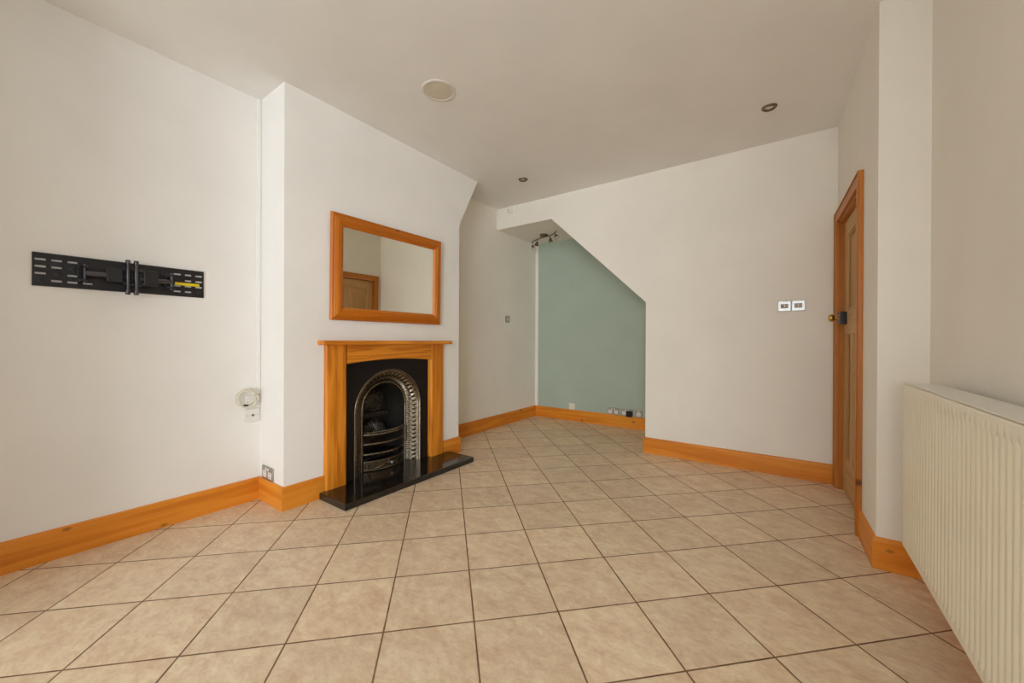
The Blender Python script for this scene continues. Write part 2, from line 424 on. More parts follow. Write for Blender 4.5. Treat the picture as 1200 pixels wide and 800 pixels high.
for y0, y1, z0, z1 in pan:
    bm = B(); slant(bm, y0-.004, y1+.004, F1+.012, F0-.016, z0-.004, z1+.004)
    q = part('panel', bm, M['door_z'], do)
    bm = B(); g = .012
    slant(bm, y0, y0+g, F0-.016, F0-.005, z0, z1); slant(bm, y1-g, y1, F0-.016, F0-.005, z0, z1)
    slant(bm, y0+g, y1-g, F0-.016, F0-.005, z0, z0+g); slant(bm, y0+g, y1-g, F0-.016, F0-.005, z1-g, z1)
    o = link('bead_moulding', bm, M['door_z'], q, origin=world(do), bevel=.004)
bm = B(); slant(bm, 3.360, 3.472, F0, F0+.034, 1.140, 1.222)
lk = part('rim_lock', bm, M['lock'], do, 'dark blue-black rim lock case', bevel=.003)
bm = B(); kx = dx(3.41)-F0-.008
ky, kz = 3.425, 1.184
lathe(bm, [(.0, -.022), (.017, -.022), (.016, -.026), (.008, -.030), (.008, -.046), (.016, -.050), (.024, -.058), (.026, -.068), (.022, -.077), (.012, -.082), (0, -.083)], (kx, ky, kz), 'x', 24)
part('door_knob', bm, M['brass'], do, 'round brass door knob', smooth=True)
bm = B(); lathe(bm, [(0, -.022), (.011, -.022), (.011, -.027), (.007, -.029), (0, -.029)], (kx-.006, 3.452, 1.200), 'x', 16)
part('keyhole_cover', bm, M['brass'], do, 'small brass keyhole cover', smooth=True)

# ------------------------------------------------------------------ fireplace
HZ, HX = .042, -2.123
HY0, HY1 = 1.288, 2.446
JL0, JL1, JR0, JR1 = 1.325, 1.477, 2.235, 2.380
XJ = -2.410
xb = XC+TS+.0006
bm = B()
prism(bm, [(HX, HY0), (HX, HY1), (xb, HY1), (xb, JR1+.001), (XC+.0006, JR1+.001), (XC+.0006, ny1-.008), (-2.70, ny1-.008), (-2.70, ny0+.008),
           (XC+.0006, ny0+.008), (XC+.0006, JL0-.001), (xb, JL0-.001), (xb, HY0)], 'z', 0, HZ)
hearth = link('hearth', bm, M['granite'], bevel=.004, origin=(-2.28, 1.867, 0))
tag(hearth, 'polished black granite hearth slab under the fireplace', 'hearth')

YC, ZC_ = 1.853, .500
su = thing('fireplace_surround', 'honey-coloured timber fireplace surround with straight mantel shelf', 'fireplace surround', (XC, 1.853, HZ))
bm = B(); box(bm, XC+.0006, -2.352, 1.280, 2.423, .987, 1.015)
part('mantel_shelf', bm, M['mantel_y'], su, bevel=.006, seg=3)
def jamb(y0, y1):
    # the inner edge runs back into the fireplace opening as a slip
    r = .022; xk = -2.4545
    if y0 < YC: pts = [(XC+.0006, y0), (XC+.0006, y1-.034), (xk, y1-.034), (xk, y1)]
    else: pts = [(xk, y0), (xk, y0+.034), (XC+.0006, y0+.034), (XC+.0006, y1)]
    for k in range(7):
        a = PI/2*k/6; pts.append((XJ-r*.9+r*.9*math.sin(a), y1-r+r*math.cos(a)))
    for k in range(7):
        a = PI/2*k/6; pts.append((XJ-r*.9+r*.9*math.cos(a), y0+r-r*math.sin(a)))
    bm = B(); prism(bm, pts, 'z', HZ, .987)
    return bm
part('jamb', jamb(JL0, JL1), M['mantel_z'], su, smooth=True)
part('jamb', jamb(JR0, JR1), M['mantel_z'], su, smooth=True)
bm = B(); pts = [(JR0, .986), (JL1, .986)]
for k in range(25):
    y = JL1+(JR0-JL1)*k/24; t = (y-(JL1+JR0)/2)/((JR0-JL1)/2); pts.append((y, .857+.022*(1-t*t)))
prism(bm, pts, 'x', -2.452, XJ-.004)
part('frieze', bm, M['mantel_y'], su)

fi = thing('cast_iron_fireplace', 'black cast iron fireplace insert with arched ornate opening and basket grate', 'fireplace', (-2.50, 1.853, HZ))
YC, ZC_ = 1.853, .500
PX = -2.455
def arch(r, n=72, z0=HZ, ex=0.):
    p = [(YC-r, z0+(ZC_-z0)*k/16) for k in range(16)]
    for k in range(n+1):
        a = PI-PI*k/n; p.append((YC+r*math.cos(a), ZC_+r*math.sin(a)))
    p += [(YC+r, ZC_-(ZC_-z0)*k/16) for k in range(1, 17)]
    return p
# face plate
y0, y1, zt = JL1+.0015, JR0-.0015, .884
ca = math.atan2(zt-ZC_, y1-YC); angs = sorted(set([PI-PI*k/72 for k in range(73)]+[ca, PI-ca]), reverse=True)
inn = [(YC-.297, HZ+(ZC_-HZ)*k/8) for k in range(8)]; out = [(y0, z) for _, z in inn]
for a in angs:
    c, s = math.cos(a), math.sin(a); inn.append((YC+.297*c, ZC_+.297*s))
    tt = min([(y1-YC)/abs(c) if abs(c) > 1e-6 else 9, (zt-ZC_)/s if s > 1e-6 else 9]); out.append((YC+tt*c, ZC_+tt*s))
for k in range(1, 9):
    z = ZC_-(ZC_-HZ)*k/8; inn.append((YC+.297, z)); out.append((y1, z))
bm = B()
rings = []
for (yi, zi), (yo, zo) in zip(inn, out):
    rings.append([(PX, yi, zi), (PX, yo, zo), (PX-.012, yo, zo), (PX-.012, yi, zi)])
loft(bm, rings)
part('face_plate', bm, M['black_iron'], fi)
# ornate splayed band
bm = B()
prof = [(.300, PX-.004, 0), (.3005, PX+.004, 0), (.298, PX+.008, 0), (.294, PX+.0085, 0), (.290, PX+.006, 0), (.288, PX-.001, 0), (.283, PX-.004, 0),
        (.277, PX-.003, 0), (.275, PX-.006, 0)]
NB = 22
for k in range(NB+1):
    t = k/NB; prof.append((.272-.067*t, PX-.010-.058*t, 1))
prof += [(.204, PX-.066, 0), (.201, PX-.060, 0), (.196, PX-.058, 0), (.191, PX-.060, 0), (.188, PX-.067, 0), (.187, PX-.085, 0)]
SN = 640
legs = ZC_-HZ; arcl = PI*.235; tot = 2*legs+arcl
def apoint(r, s):
    if s < legs: return YC-r, HZ+s
    if s > legs+arcl: return YC+r, ZC_-(s-legs-arcl)
    a = PI-(s-legs)/.235; return YC+r*math.cos(a), ZC_+r*math.sin(a)
nleaf = round(tot/.034); per = tot/nleaf
def relief(s, t):
    """outer row of pointed leaves crossed by a lattice, inner row of rounded tongues"""
    f = (s/per) % 1.-.5; hgt = 0.
    if t < .56:
        u = t/.56
        w = .47*(1-abs(2*u-1))                                   # diamond leaf
        if abs(f) < w: hgt = .0060*(1-abs(f)/w)**.6
        for sg in (-1, 1):
            q = abs(((f+.5)*1.-.5)-sg*(u-.5)); q = min(q, 1-q)
            if q < .07: hgt = max(hgt, .0042*(1-q/.07)**.5)
    elif t < .94:
        u = (t-.56)/.38; f2 = (s*2/per) % 1.-.5
        w = .40*math.sin(PI*u)**.5
        if w > 0 and abs(f2) < w: hgt = .0048*math.sqrt(max(0, 1-(f2/w)**2))
    return hgt
rings = []
for i in range(SN+1):
    s = tot*i/SN; ring = []
    for j, (r, x, fl) in enumerate(prof):
        d = relief(s, (j-9)/NB) if fl else 0.
        rr = r-d*.65; y, z = apoint(rr, s); ring.append((x+d*.75, y, z))
    rings.append(ring)
loft(bm, rings, close_ring=False, caps=False)
part('arch_band', bm, M['steel_iron'], fi, 'polished iron arch band with a row of cast leaves', smooth=True, angle=60, recalc=True)
# fire box
bm = B()
XBK = -2.690
ra = [(PX-.084, y, z) for y, z in arch(.1875)]; rb = [(-2.60, y, z) for y, z in arch(.172)]; rc = [(XBK, y, z) for y, z in arch(.135)]
R = loft(bm, [ra, rb, rc], close_ring=False, caps=False); bm.faces.new(R[-1])
# outer casing that closes the box behind the face plate
box(bm, -2.698, -2.692, 1.482, 2.230, HZ, .885)
part('fire_box', bm, M['dark_iron'], fi, smooth=True, angle=30)
# relief back panel with ledge
bm = B()
prism(bm, [(YC+.125*math.cos(PI*k/30), ZC_+.125*math.sin(PI*k/30)) for k in range(31)]+[(YC-.125, .455), (YC+.125, .455)], 'x', XBK+.0005, XBK+.014)
box(bm, XBK+.0005, XBK+.050, YC-.128, YC+.128, .418, .452)
fb = part('fire_back', bm, M['dark_iron'], fi, 'fire back panel with a round cast medallion', bevel=.004)
bm = B()
lathe(bm, [(.092, .014), (.092, .019), (.084, .023), (.076, .019), (.066, .018), (.060, .024), (.050, .027), (.036, .020), (.026, .024), (.012, .031), (0, .033)], (XBK, YC, .535), 'x', 40)
for k in range(12):
    a = 2*PI*k/12; cy, cz = YC+.070*math.cos(a), .535+.070*math.sin(a)
    lathe(bm, [(.011, .016), (.010, .025), (.005, .030), (0, .031)], (XBK, cy, cz), 'x', 10)
link('medallion', bm, M['dark_iron'], fb, origin=world(fi), smooth=True, angle=50)
# fluted shell behind the top bar
bm = B()
SX = -2.625; ringA = []; ringB = []; ringC = []
for k in range(97):
    a = PI*k/96; w = .006*math.cos(a*22)
    ringA.append((SX, YC-.02+.108*math.cos(a), .292+.100*math.sin(a)))
    ringB.append((SX+.020+w, YC-.02+.080*math.cos(a), .292+.074*math.sin(a)))
    ringC.append((SX+.030, YC-.02+.016*math.cos(a), .292+.016*math.sin(a)))
loft(bm, [[(SX-.012, p[1], p[2]) for p in ringA], ringA, ringB, ringC], close_ring=False, caps=False)
part('shell_flute', bm, M['dark_iron'], fi, smooth=True, angle=60)
# basket grate
GA, GB = 1.672, 2.036
def gx(y): return -2.535+.062*(1-((y-(GA+GB)/2)/((GB-GA)/2))**2)
gy = [GA+(GB-GA)*k/32 for k in range(33)]
def bar(z, hh, tt, bulge=0.):
    bm = B(); rings = []
    for y in gy:
        x = gx(y)
        rings.append([(x+tt*math.cos(2*PI*k/12)+bulge, y, z+hh*math.sin(2*PI*k/12)) for k in range(12)])
    loft(bm, rings); return bm
for z in (.243, .168): part('grate_bar', bar(z, .0095, .009), M['steel_iron'], fi, smooth=True)
bm = bar(.312, .012, .010); 
tb = part('top_bar', bm, M['steel_iron'], fi, 'top grate bar with a beaded edge', smooth=True)
bm = B()
for k in range(21):
    y = GA+.012+(GB-GA-.024)*k/20; x = gx(y)
    lathe(bm, [(0, -.008), (.0055, -.004), (.0075, .001), (.0055, .007), (0, .010)], (x+.006, y, .333), 'x', 10)
    box(bm, x-.004, x+.004, y-.003, y+.003, .318, .330)
link('beading', bm, M['steel_iron'], tb, origin=world(fi), smooth=True, angle=50)
bm = B(); rings = []
for y in gy: x = gx(y); rings.append([(x+.004, y, HZ+.004), (x+.004, y, .112), (x-.005, y, .112), (x-.005, y, HZ+.004)])
loft(bm, rings)
for z, hh in ((.113, .007), (.050, .006)):
    rings = [[(gx(y)+.009*math.cos(2*PI*k/10), y, z+hh*math.sin(2*PI*k/10)) for k in range(10)] for y in gy]; loft(bm, rings)
fr = part('ash_fret', bm, M['steel_iron'], fi, 'curved ash fret with cast swags', smooth=True, angle=50)
for k in range(6):
    y = (GA+.018+.014*k) if k < 3 else (GB-.018-.014*(k-3)); x = gx(y)
    bm = B(); box(bm, x+.003, x+.0055, y-.0035, y+.0035, .064, .102)
    link('slot', bm, M['black_iron'], fr, origin=world(fi))['label'] = 'dark vent slot'
for sgn in (-1, 1):
    bm = B(); pts = []
    for k in range(13):
        t = k/12; y = (GA+GB)/2+sgn*(.022+.085*t); pts.append((gx(y)+.007, y, .098-.034*math.sin(PI*t*.55)))
    tube(bm, pts, [.003+.006*math.sin(PI*k/12) for k in range(13)], 8)
    link('swag', bm, M['steel_iron'], fr, origin=world(fi), smooth=True)
bm = B(); ym = (GA+GB)/2+.022
lathe(bm, [(0, .0), (.006, .004), (.006, .012), (.012, .016), (.013, .022), (.009, .029), (0, .031)], (gx(ym), ym, .083), 'x', 18)
link('fret_knob', bm, M['bright_steel'], fr, origin=world(fi), smooth=True)['label'] = 'small bright knob'
for y in (GA, GB):
    bm = B(); box(bm, -2.545, -2.525, y-.007, y+.007, HZ, .335)
    part('upright', bm, M['dark_iron'], fi, bevel=.003)
bm = B()
for z in (.318, .215):
    lathe(bm, [(0, -.004), (.010, -.004), (.013, 0), (.010, .006), (0, .008)], (-2.512, GB+.012, z), 'x', 16)
tube(bm, [(-2.512, GB+.012, .318), (-2.506, GB+.015, .27), (-2.512, GB+.012, .215)], .004, 8)
part('hinge_bracket', bm, M['steel_iron'], fi, smooth=True)
bm = B(); box(bm, -2.66, -2.53, GA+.01, GB-.01, .125, .135)
for k in range(8):
    y = GA+.03+k*.042; box(bm, -2.66, -2.53, y, y+.012, .135, .150)
part('grate_floor', bm, M['black_iron'], fi)

# ------------------------------------------------------------------ mirror
mi_ = thing('wall_mirror', 'rectangular wall mirror in a red-brown pine frame above the mantel', 'mirror', (XC, 1.833, 1.152))
MY0, MY1, MZ0, MZ1 = 1.360, 2.328, 1.152, 1.861
bm = B()
prof = [(0, .0006), (0, .014), (.006, .021), (.012, .022), (.016, .019), (.020, .023), (.040, .031), (.056, .033), (.060, .029), (.066, .030), (.074, .025), (.082, .016), (.086, .010), (.086, .0006)]
cs = [((MY0, MZ0), (1, 1)), ((MY1, MZ0), (-1, 1)), ((MY1, MZ1), (-1, -1)), ((MY0, MZ1), (1, -1))]
V = [[bm.verts.new((XC+hh, c[0]+s[0]*o, c[1]+s[1]*o)) for o, hh in prof] for c, s in cs]
for a in range(4):
    b = (a+1) % 4
    for j in range(len(prof)-1):
        f = bm.faces.new((V[a][j], V[b][j], V[b][j+1], V[a][j+1])); f.material_index = 0 if a in (0, 2) else 1
part('frame', bm, [M['frame_y'], M['frame_z']], mi_, 'pine frame')
bm = B(); box(bm, XC+.0006, XC+.011, MY0+.083, MY1-.083, MZ0+.083, MZ1-.083)
part('mirror_glass', bm, M['mirror'], mi_, 'silvered glass')

mi_.location.x += .0078; mi_.rotation_euler = (0, .0125, -.011)      # hangs leaning slightly off the wall
# ------------------------------------------------------------------ television wall bracket
tv = thing('television_wall_mount', 'black folding television wall bracket with slotted plate on left wall', 'tv bracket', (XL, .47, 1.262))
BY0, BY1, BZ0, BZ1 = .158, .782, 1.261, 1.407
PXT = XL+.0075
rows = [1.3795, 1.3475, 1.3160, 1.2850]; sh = .0085
slots = []
for cidx, (a, b) in enumerate(((.166, .198), (.214, .246), (.263, .294))):
    for ri in range(4):
        if ri != 3-cidx: slots.append((a, b, rows[ri]-sh/2, rows[ri]+sh/2))
slots.append((.311, .343, rows[3]-sh/2, rows[3]+sh/2))
for cidx, (a, b) in enumerate(((.648, .678), (.696, .724), (.743, .773))):
    for ri in range(4):
        if (cidx, ri) in ((0, 1), (2, 3)): continue
        slots.append((a, b, rows[ri]-sh/2, rows[ri]+sh/2))
ysn = sorted(set([BY0, BY1]+[v for s in slots for v in s[:2]])); zsn = sorted(set([BZ0, BZ1]+[v for s in slots for v in s[2:]]))
bm = B(); vv = {}
def gv(i, j):
    if (i, j) not in vv: vv[i, j] = bm.verts.new((PXT, ysn[i], zsn[j]))
    return vv[i, j]
for i in range(len(ysn)-1):
    for j in range(len(zsn)-1):
        cy, cz = (ysn[i]+ysn[i+1])/2, (zsn[j]+zsn[j+1])/2
        if any(s[0] < cy < s[1] and s[2] < cz < s[3] for s in slots): continue
        bm.faces.new((gv(i, j), gv(i+1, j), gv(i+1, j+1), gv(i, j+1)))
ex = bmesh.ops.extrude_face_region(bm, geom=bm.faces[:])
bmesh.ops.translate(bm, verts=[g for g in ex['geom'] if isinstance(g, bmesh.types.BMVert)], vec=(-.002, 0, 0))
box(bm, XL+.0004, PXT, BY0, BY1, BZ0-.0025, BZ0); box(bm, XL+.0004, PXT+.004, BY0, BY1, BZ1, BZ1+.0025)
part('slotted_plate', bm, M['black_metal'], tv)
for y, z in ((.183, 1.286), (.233, 1.318), (.279, 1.349), (.671, 1.349), (.760, 1.286)):
    bm = B(); lathe(bm, [(0, .0005), (.0115, .0005), (.0115, .0025), (.007, .003), (.007, .007), (.004, .0085), (0, .0085)], (PXT, y, z), 'x', 12)
    part('screw', bm, M['black_metal'], tv, smooth=True)
def pivot(yc):
    bm = B()
    for z0, z1 in ((1.294, 1.302), (1.357, 1.366)): box(bm, PXT, XL+.060, yc-.013, yc+.013, z0, z1)
    box(bm, PXT, XL+.020, yc-.016, yc+.016, 1.288, 1.372)
    q = part('pivot_bracket', bm, M['black_metal'], tv, bevel=.002)
    bm = B(); tube(bm, [(XL+.048, yc+.004, 1.285), (XL+.048, yc+.004, 1.374)], .006, 12)
    link('pivot_pin', bm, M['gun_metal'], q, origin=world(tv), smooth=True)
pivot(.309); pivot(.625)
bm = B(); tube(bm, [(XL+.050, .314, 1.331), (XL+.053, .345, 1.331), (XL+.056, .440, 1.331)], .0125, 14)
part('folding_arm', bm, M['gun_metal'], tv, smooth=True)
bm = B(); tube(bm, [(XL+.050, .622, 1.327), (XL+.053, .595, 1.327), (XL+.056, .500, 1.327)], .0125, 14)
part('folding_arm', bm, M['gun_metal'], tv, smooth=True)
bm = B(); box(bm, XL+.040, XL+.072, .382, .440, 1.300, 1.367)
part('knuckle', bm, M['black_metal'], tv, bevel=.003)
bm = B(); box(bm, XL+.040, XL+.072, .515, .572, 1.294, 1.372); box(bm, XL+.055, XL+.074, .440, .515, 1.360, 1.374); box(bm, XL+.055, XL+.074, .440, .515, 1.290, 1.303)
box(bm, XL+.045, XL+.060, .440, .515, 1.303, 1.360)
part('knuckle', bm, M['black_metal'], tv, bevel=.003)
for y in (.455, .485):
    bm = B()
    lathe(bm, [(0, -.090), (.008, -.090), (.010, -.086), (.010, -.066), (.0075, -.060), (.0075, .058), (.010, .062), (.010, .079), (.008, .083), (0, .083)], (XL+.078, y, 1.331), 'z', 16)
    part('hinge_post', bm, M['gun_metal'], tv, smooth=True)
bm = B(); box(bm, XL+.057, XL+.082, .468, .472, 1.305, 1.358); box(bm, XL+.057, XL+.076, .448, .492, 1.326, 1.334)
part('hinge_web', bm, M['black_metal'], tv)
bm = B(); 
pts = [(.653, 1.3195), (.761, 1.3195), (.761, 1.3355), (.653, 1.3355)]
prism(bm, pts, 'x', PXT+.0005, PXT+.0018)
part('sticker', bm, M['yellow'], tv, 'long bright yellow warning sticker')

# ------------------------------------------------------------------ radiator
ra_ = thing('radiator', 'long cream ribbed panel radiator with flat top coloured as window-lit on right wall', 'radiator', (.45, 1.45, .222))
RF, RB, RZ0, RZ1, RY0, RY1 = .384, .478, .222, .855, .70, 2.130
PIT = .0315
bm = B(); rings = []
zr = [(RZ0, 0, .012), (RZ0, 0, 0), (RZ0+.026, 0, 0), (RZ0+.040, 1, 0), (RZ1-.050, 1, 0), (RZ1-.036, 0, 0), (RZ1-.006, 0, 0), (RZ1-.001, 0, .004), (RZ1, 0, .010), (RZ1, 0, .012)]
ny = int((RY1-RY0)/PIT*10)
for i in range(ny+1):
    y = RY0+(RY1-RY0)*i/ny; ph = ((1.234-y)/PIT) % 1.
    c = .5+.5*math.cos(2*PI*ph); dep = .0105*(1-min(1, c*1.9))      # broad crest, narrow groove
    if y < RY0+.02 or y > RY1-.02: dep = 0
    rings.append([(RF+dep*w+o, y, z) for z, w, o in zr])
loft(bm, rings, close_ring=True)
part('front_panel', bm, M['radiator'], ra_, 'ribbed cream front panel', smooth=True, angle=50)
bm = B(); box(bm, RB-.012, RB, RY0, RY1, RZ0, RZ1-.004)
part('rear_panel', bm, M['radiator'], ra_)
bm = B(); box(bm, RF+.004, RB+.004, RY0+.002, RY1+.003, RZ1+.0015, RZ1+.0065)
for k in range(int((RY1-RY0)/.02)-2):
    pass
part('top_cover', bm, M['radiator_top'], ra_, 'flat top cover coloured as window-lit', bevel=.002)
for y in (RY0+.001, RY1-.001):
    bm = B(); box(bm, RF+.0125, RB-.0125, y-.001, y+.001, RZ0+.01, RZ1-.002)
    part('side_cover', bm, M['radiator'], ra_)
for y in (.95, 1.95):
    bm = B(); box(bm, RB, XP-.0005, y-.02, y+.02, RZ0+.05, RZ1-.08)
    part('wall_bracket', bm, M['radiator'], ra_)
for y in (.74,):
    bm = B(); tube(bm, [(.43, y, .0005), (.43, y, .14), (.43, y, RZ0+.004)], .0075, 12)
    lathe(bm, [(.0, .12), (.013, .12), (.015, .14), (.013, .175), (0, .175)], (.43, y, 0), 'z', 14)
    part('valve_pipe', bm, M['white_plastic'], ra_, smooth=True)

# ------------------------------------------------------------------ ceiling fittings
cs_ = thing('ceiling_speaker', 'round off-white in-ceiling speaker with a pale mesh grille', 'speaker', (-1.744, 1.668, H))
bm = B(); lathe(bm, [(.084, -.0005), (.084, -.004), (.087, -.006), (.096, -.006), (.104, -.003), (.105, -.0005)], (-1.744, 1.668, H), 'z', 48)
part('rim', bm, M['speaker_rim'], cs_, 'plain white rim', smooth=True)
bm = B(); lathe(bm, [(0, -.0005), (.0838, -.0005), (.0838, -.0035), (.05, -.0055), (0, -.006)], (-1.744, 1.668, H), 'z', 48)
part('grille', bm, M['speaker_cloth'], cs_, 'beige mesh grille', smooth=True)
def downlight(x, y, label):
    o = thing('recessed_downlight', label, 'ceiling light', (x, y, H), 'unlit recessed ceiling downlights')
    bm = B(); lathe(bm, [(.026, -.0005), (.026, -.004), (.030, -.009), (.037, -.010), (.043, -.006), (.045, -.0005)], (x, y, H), 'z', 32)
    part('bezel', bm, M['nickel'], o, 'dark nickel ring', smooth=True)
    bm = B(); lathe(bm, [(0, -.0005), (.0258, -.0005), (.0258, -.002), (.018, -.0035), (.016, -.006), (.008, -.0075), (0, -.008)], (x, y, H), 'z', 24)
    part('bulb', bm, M['lamp_glass'], o, 'pale unlit bulb', smooth=True)
downlight(-.089, 3.029, 'recessed downlight in the ceiling near the door, right of the other')
downlight(-2.039, 3.046, 'recessed downlight in the ceiling near the chimney recess and alcove')

sb = thing('spotlight_bar', 'wavy metal spotlight bar with four lamps under the alcove ceiling', 'spotlight', (-2.41, 4.07, ZS), None)
bm = B(); lathe(bm, [(0, -.0005), (.050, -.0005), (.052, -.008), (.046, -.020), (.012, -.024), (0, -.024)], (-2.411, 4.062, ZS), 'z', 28)
part('mounting_plate', bm, M['nickel'], sb, smooth=True)
ctrl = [Vector(v) for v in ((-2.690, 4.250), (-2.665, 4.200), (-2.607, 4.154), (-2.520, 4.106), (-2.451, 4.073), (-2.385, 4.060), (-2.320, 4.052), (-2.246, 4.007), (-2.165, 3.932))]
pth = []
for i in range(len(ctrl)-1):
    p0, p1, p2, p3 = ctrl[max(0, i-1)], ctrl[i], ctrl[i+1], ctrl[min(len(ctrl)-1, i+2)]
    for k in range(6):
        t = k/6; pth.append(.5*((2*p1)+(p2-p0)*t+(2*p0-5*p1+4*p2-p3)*t*t+(3*p1-p0-3*p2+p3)*t**3))
pth.append(ctrl[-1])
BZ = ZS-.030
bm = B(); tube(bm, [(p.x, p.y, BZ) for p in pth], .0065, 10)
part('bar', bm, M['nickel'], sb, smooth=True)
def lamp_head(x, y, tilt):
    bm = B(); tube(bm, [(x, y, BZ), (x, y, BZ-.030)], .004, 8)
    prof = [(0, 0), (.012, 0), (.014, -.012), (.022, -.030), (.028, -.050), (.026, -.052), (0, -.046)]
    b2 = B(); lathe(b2, prof, (0, 0, 0), 'z', 20)
    R_ = Matrix.Translation((x, y, BZ-.026)) @ Matrix.Rotation(tilt[1], 4, 'Z') @ Matrix.Rotation(tilt[0], 4, 'Y')
    bmesh.ops.transform(b2, matrix=R_, verts=b2.verts)
    me = bpy.data.meshes.new('tmp'); b2.to_mesh(me); b2.free(); bm.from_mesh(me); bpy.data.meshes.remove(me)
    h = part('lamp_head', bm, M['nickel'], sb, smooth=True)
    b3 = B(); lathe(b3, [(0, -.0466), (.024, -.0505), (.022, -.056), (.010, -.060), (0, -.061)], (0, 0, 0), 'z', 18)
    bmesh.ops.transform(b3, matrix=R_, verts=b3.verts)
    link('bulb', b3, M['lamp_glass'], h, origin=world(sb), smooth=True)
lamp_head(-2.686, 4.240, (.45, 2.6)); lamp_head(-2.535, 4.114, (.35, -.2)); lamp_head(-2.315, 4.050, (-.2, 1.)); lamp_head(-2.190, 3.956, (.55, 2.9))

ms = thing('motion_sensor', 'small white alarm motion sensor at the ceiling corner above alcove', 'sensor', (-2.565, Y3, 2.478))
F = wallframe('-y', (-2.565, Y3, 2.514)); bm = B()
rings = []
for v, w, d in ((-.038, .044, .020), (-.036, .050, .034), (-.020, .056, .046), (.018, .056, .048), (.036, .054, .042), (.041, .048, .028)):
    rings.append([F(-w/2, v, .0006), F(w/2, v, .0006), F(w/2, v, d*.55), F(w/4, v, d), F(-w/4, v, d), F(-w/2, v, d*.55)])
loft(bm, rings); part('body', bm, M['white_plastic'], ms, bevel=.002)
bm = B(); rings = []
for v in (-.022, -.002):
    rings.append([F(-.018, v, .038), F(.018, v, .038), F(.014, v, .049), (F(0, v, .053)), F(-.014, v, .049)])
loft(bm, rings); part('lens', bm, M['cream_plastic'], ms, 'curved sensor lens', smooth=True)

# ------------------------------------------------------------------ switches and sockets
def rocker(parent, F, cu, cv, w, h, d, mat, name='rocker', label=None):
    bm = B()
    r0 = [F(cu+a*w/2, cv+b*h/2, d-.0005) for a, b in ((-1, -1), (1, -1), (1, 1), (-1, 1))]
    r1 = [F(cu+a*w/2*.9, cv+b*h/2*.9, d+(.0045 if b < 0 else .0020)) for a, b in ((-1, -1), (1, -1), (1, 1), (-1, 1))]
    loft(bm, [r0, r1]); return part(name, bm, mat, parent, label)
def screws(parent, F, us, cv, d):
    for u in us:
        bm = B(); pts = [[F(u+.0032*math.cos(2*PI*k/12)*s, cv+.0032*math.sin(2*PI*k/12)*s, dd) for k in range(12)] for s, dd in ((1, d-.0003), (1, d+.0006), (.6, d+.0012))]
        loft(bm, pts); part('screw', bm, M['chrome'], parent)
def switch2(x, z, label):
    o = thing('light_switch', label, 'light switch', (x, Y3, z), 'pair of double light switches by the door')
    F = wallframe('-y', (x, Y3, z)); bm = B(); plate(bm, F, .080, .077, .0005, .0085)
    part('plate', bm, M['polished_plate'], o, 'white switch plate', smooth=True)
    for u in (-.0120, .0120): rocker(o, F, u, 0, .0225, .034, .0085, M['rocker'], label='bronze rocker')
    screws(o, F, (-.029, .029), 0, .0085)
switch2(-.0015, 1.289, 'white double light switch, left of two side by side on far wall')
switch2(.0835, 1.2905, 'white double light switch, right of two side by side, nearer the door')
o = thing('light_switch', 'small chrome light switch on the recess side wall', 'light switch', (XR, 3.800, 1.280))
F = wallframe('+x', (XR, 3.800, 1.280)); bm = B(); plate(bm, F, .080, .080, .0005, .007)
part('plate', bm, M['grey_plate'], o, 'dull metal plate', smooth=True)
rocker(o, F, 0, 0, .022, .040, .007, M['white_plastic'], label='pale rocker')
screws(o, F, (-.030, .030), 0, .007)

def pins(parent, F, cu, cv, d, mat, sub):
    bm = B()
    for u, v, w, h in ((0, .011, .004, .009), (-.011, -.009, .008, .0035), (.011, -.009, .008, .0035)):
        loft(bm, [[F(cu+u+a*w/2, cv+v+b*h/2, dd) for a, b in ((-1, -1), (1, -1), (1, 1), (-1, 1))] for dd in (d, d+.0004)])
    part('pin_hole', bm, mat, parent, 'dark pin slots')
def socket(name, label, F, loc, gangs, pmat, imat, group=None, w=None, h=.078):
    o = thing(name, label, 'socket', loc, group)
    w = w or (.080 if gangs == 1 else .142); bm = B(); plate(bm, F, w, h, .0005, .0085)
    part('plate', bm, pmat, o, smooth=True)
    cus = (0,) if gangs == 1 else (-.036, .036)
    for cu in cus:
        bm = B(); plate(bm, F, .046, .042, .0080, .0098, .008, .001, cu, -.010)
        part('socket_face', bm, imat, o, 'pale socket face', smooth=True)
        pins(o, F, cu, -.010, .0098, M['black_plastic'], None)
        sw = (cu+.0 if gangs == 1 else cu*.42)
        rocker(o, F, sw, .024, .013, .017, .0085, imat, 'switch')
    screws(o, F, (-w/2+.012, w/2-.012), .010, .0085)
    return o
c = (-2.634, Y1, .184); F = wallframe('-y', c)
socket('wall_socket', 'satin steel double socket on chimney side just above the skirting', F, c, 2, M['grey_plate'], M['white_plastic'], None, .148, .080)
zc = .1805
c = (-1.668, Y4, zc+.002); F = wallframe('-y', c)
socket('wall_socket', 'satin steel double socket on green alcove wall, left of the black plug', F, c, 2, M['grey_plate'], M['white_plastic'])
c = (-1.500, Y4, zc+.002); F2 = wallframe('-y', c)
socket('wall_socket', 'satin steel double socket with a black plug in it on green wall', F2, c, 2, M['grey_plate'], M['white_plastic'])
c = (-1.364, Y4, zc+.002); F = wallframe('-y', c)
socket('wall_socket', 'single grey socket at the right end of the green alcove wall', F, c, 1, M['grey_plate'], M['white_plastic'])
pl = thing('power_adapter', 'black plug-in adapter pushed into the alcove double socket', 'adapter', (-1.464, Y4-.012, .170))
bm = B(); rings = []
for d, s in ((.0102, .92), (.016, 1.), (.048, 1.), (.054, .9)): rings.append([F2(.034+p[0]*s, -.010+p[1]*s, d) for p in rrect(.064, .068, .010)])
loft(bm, rings); part('body', bm, M['black_plastic'], pl, smooth=True)
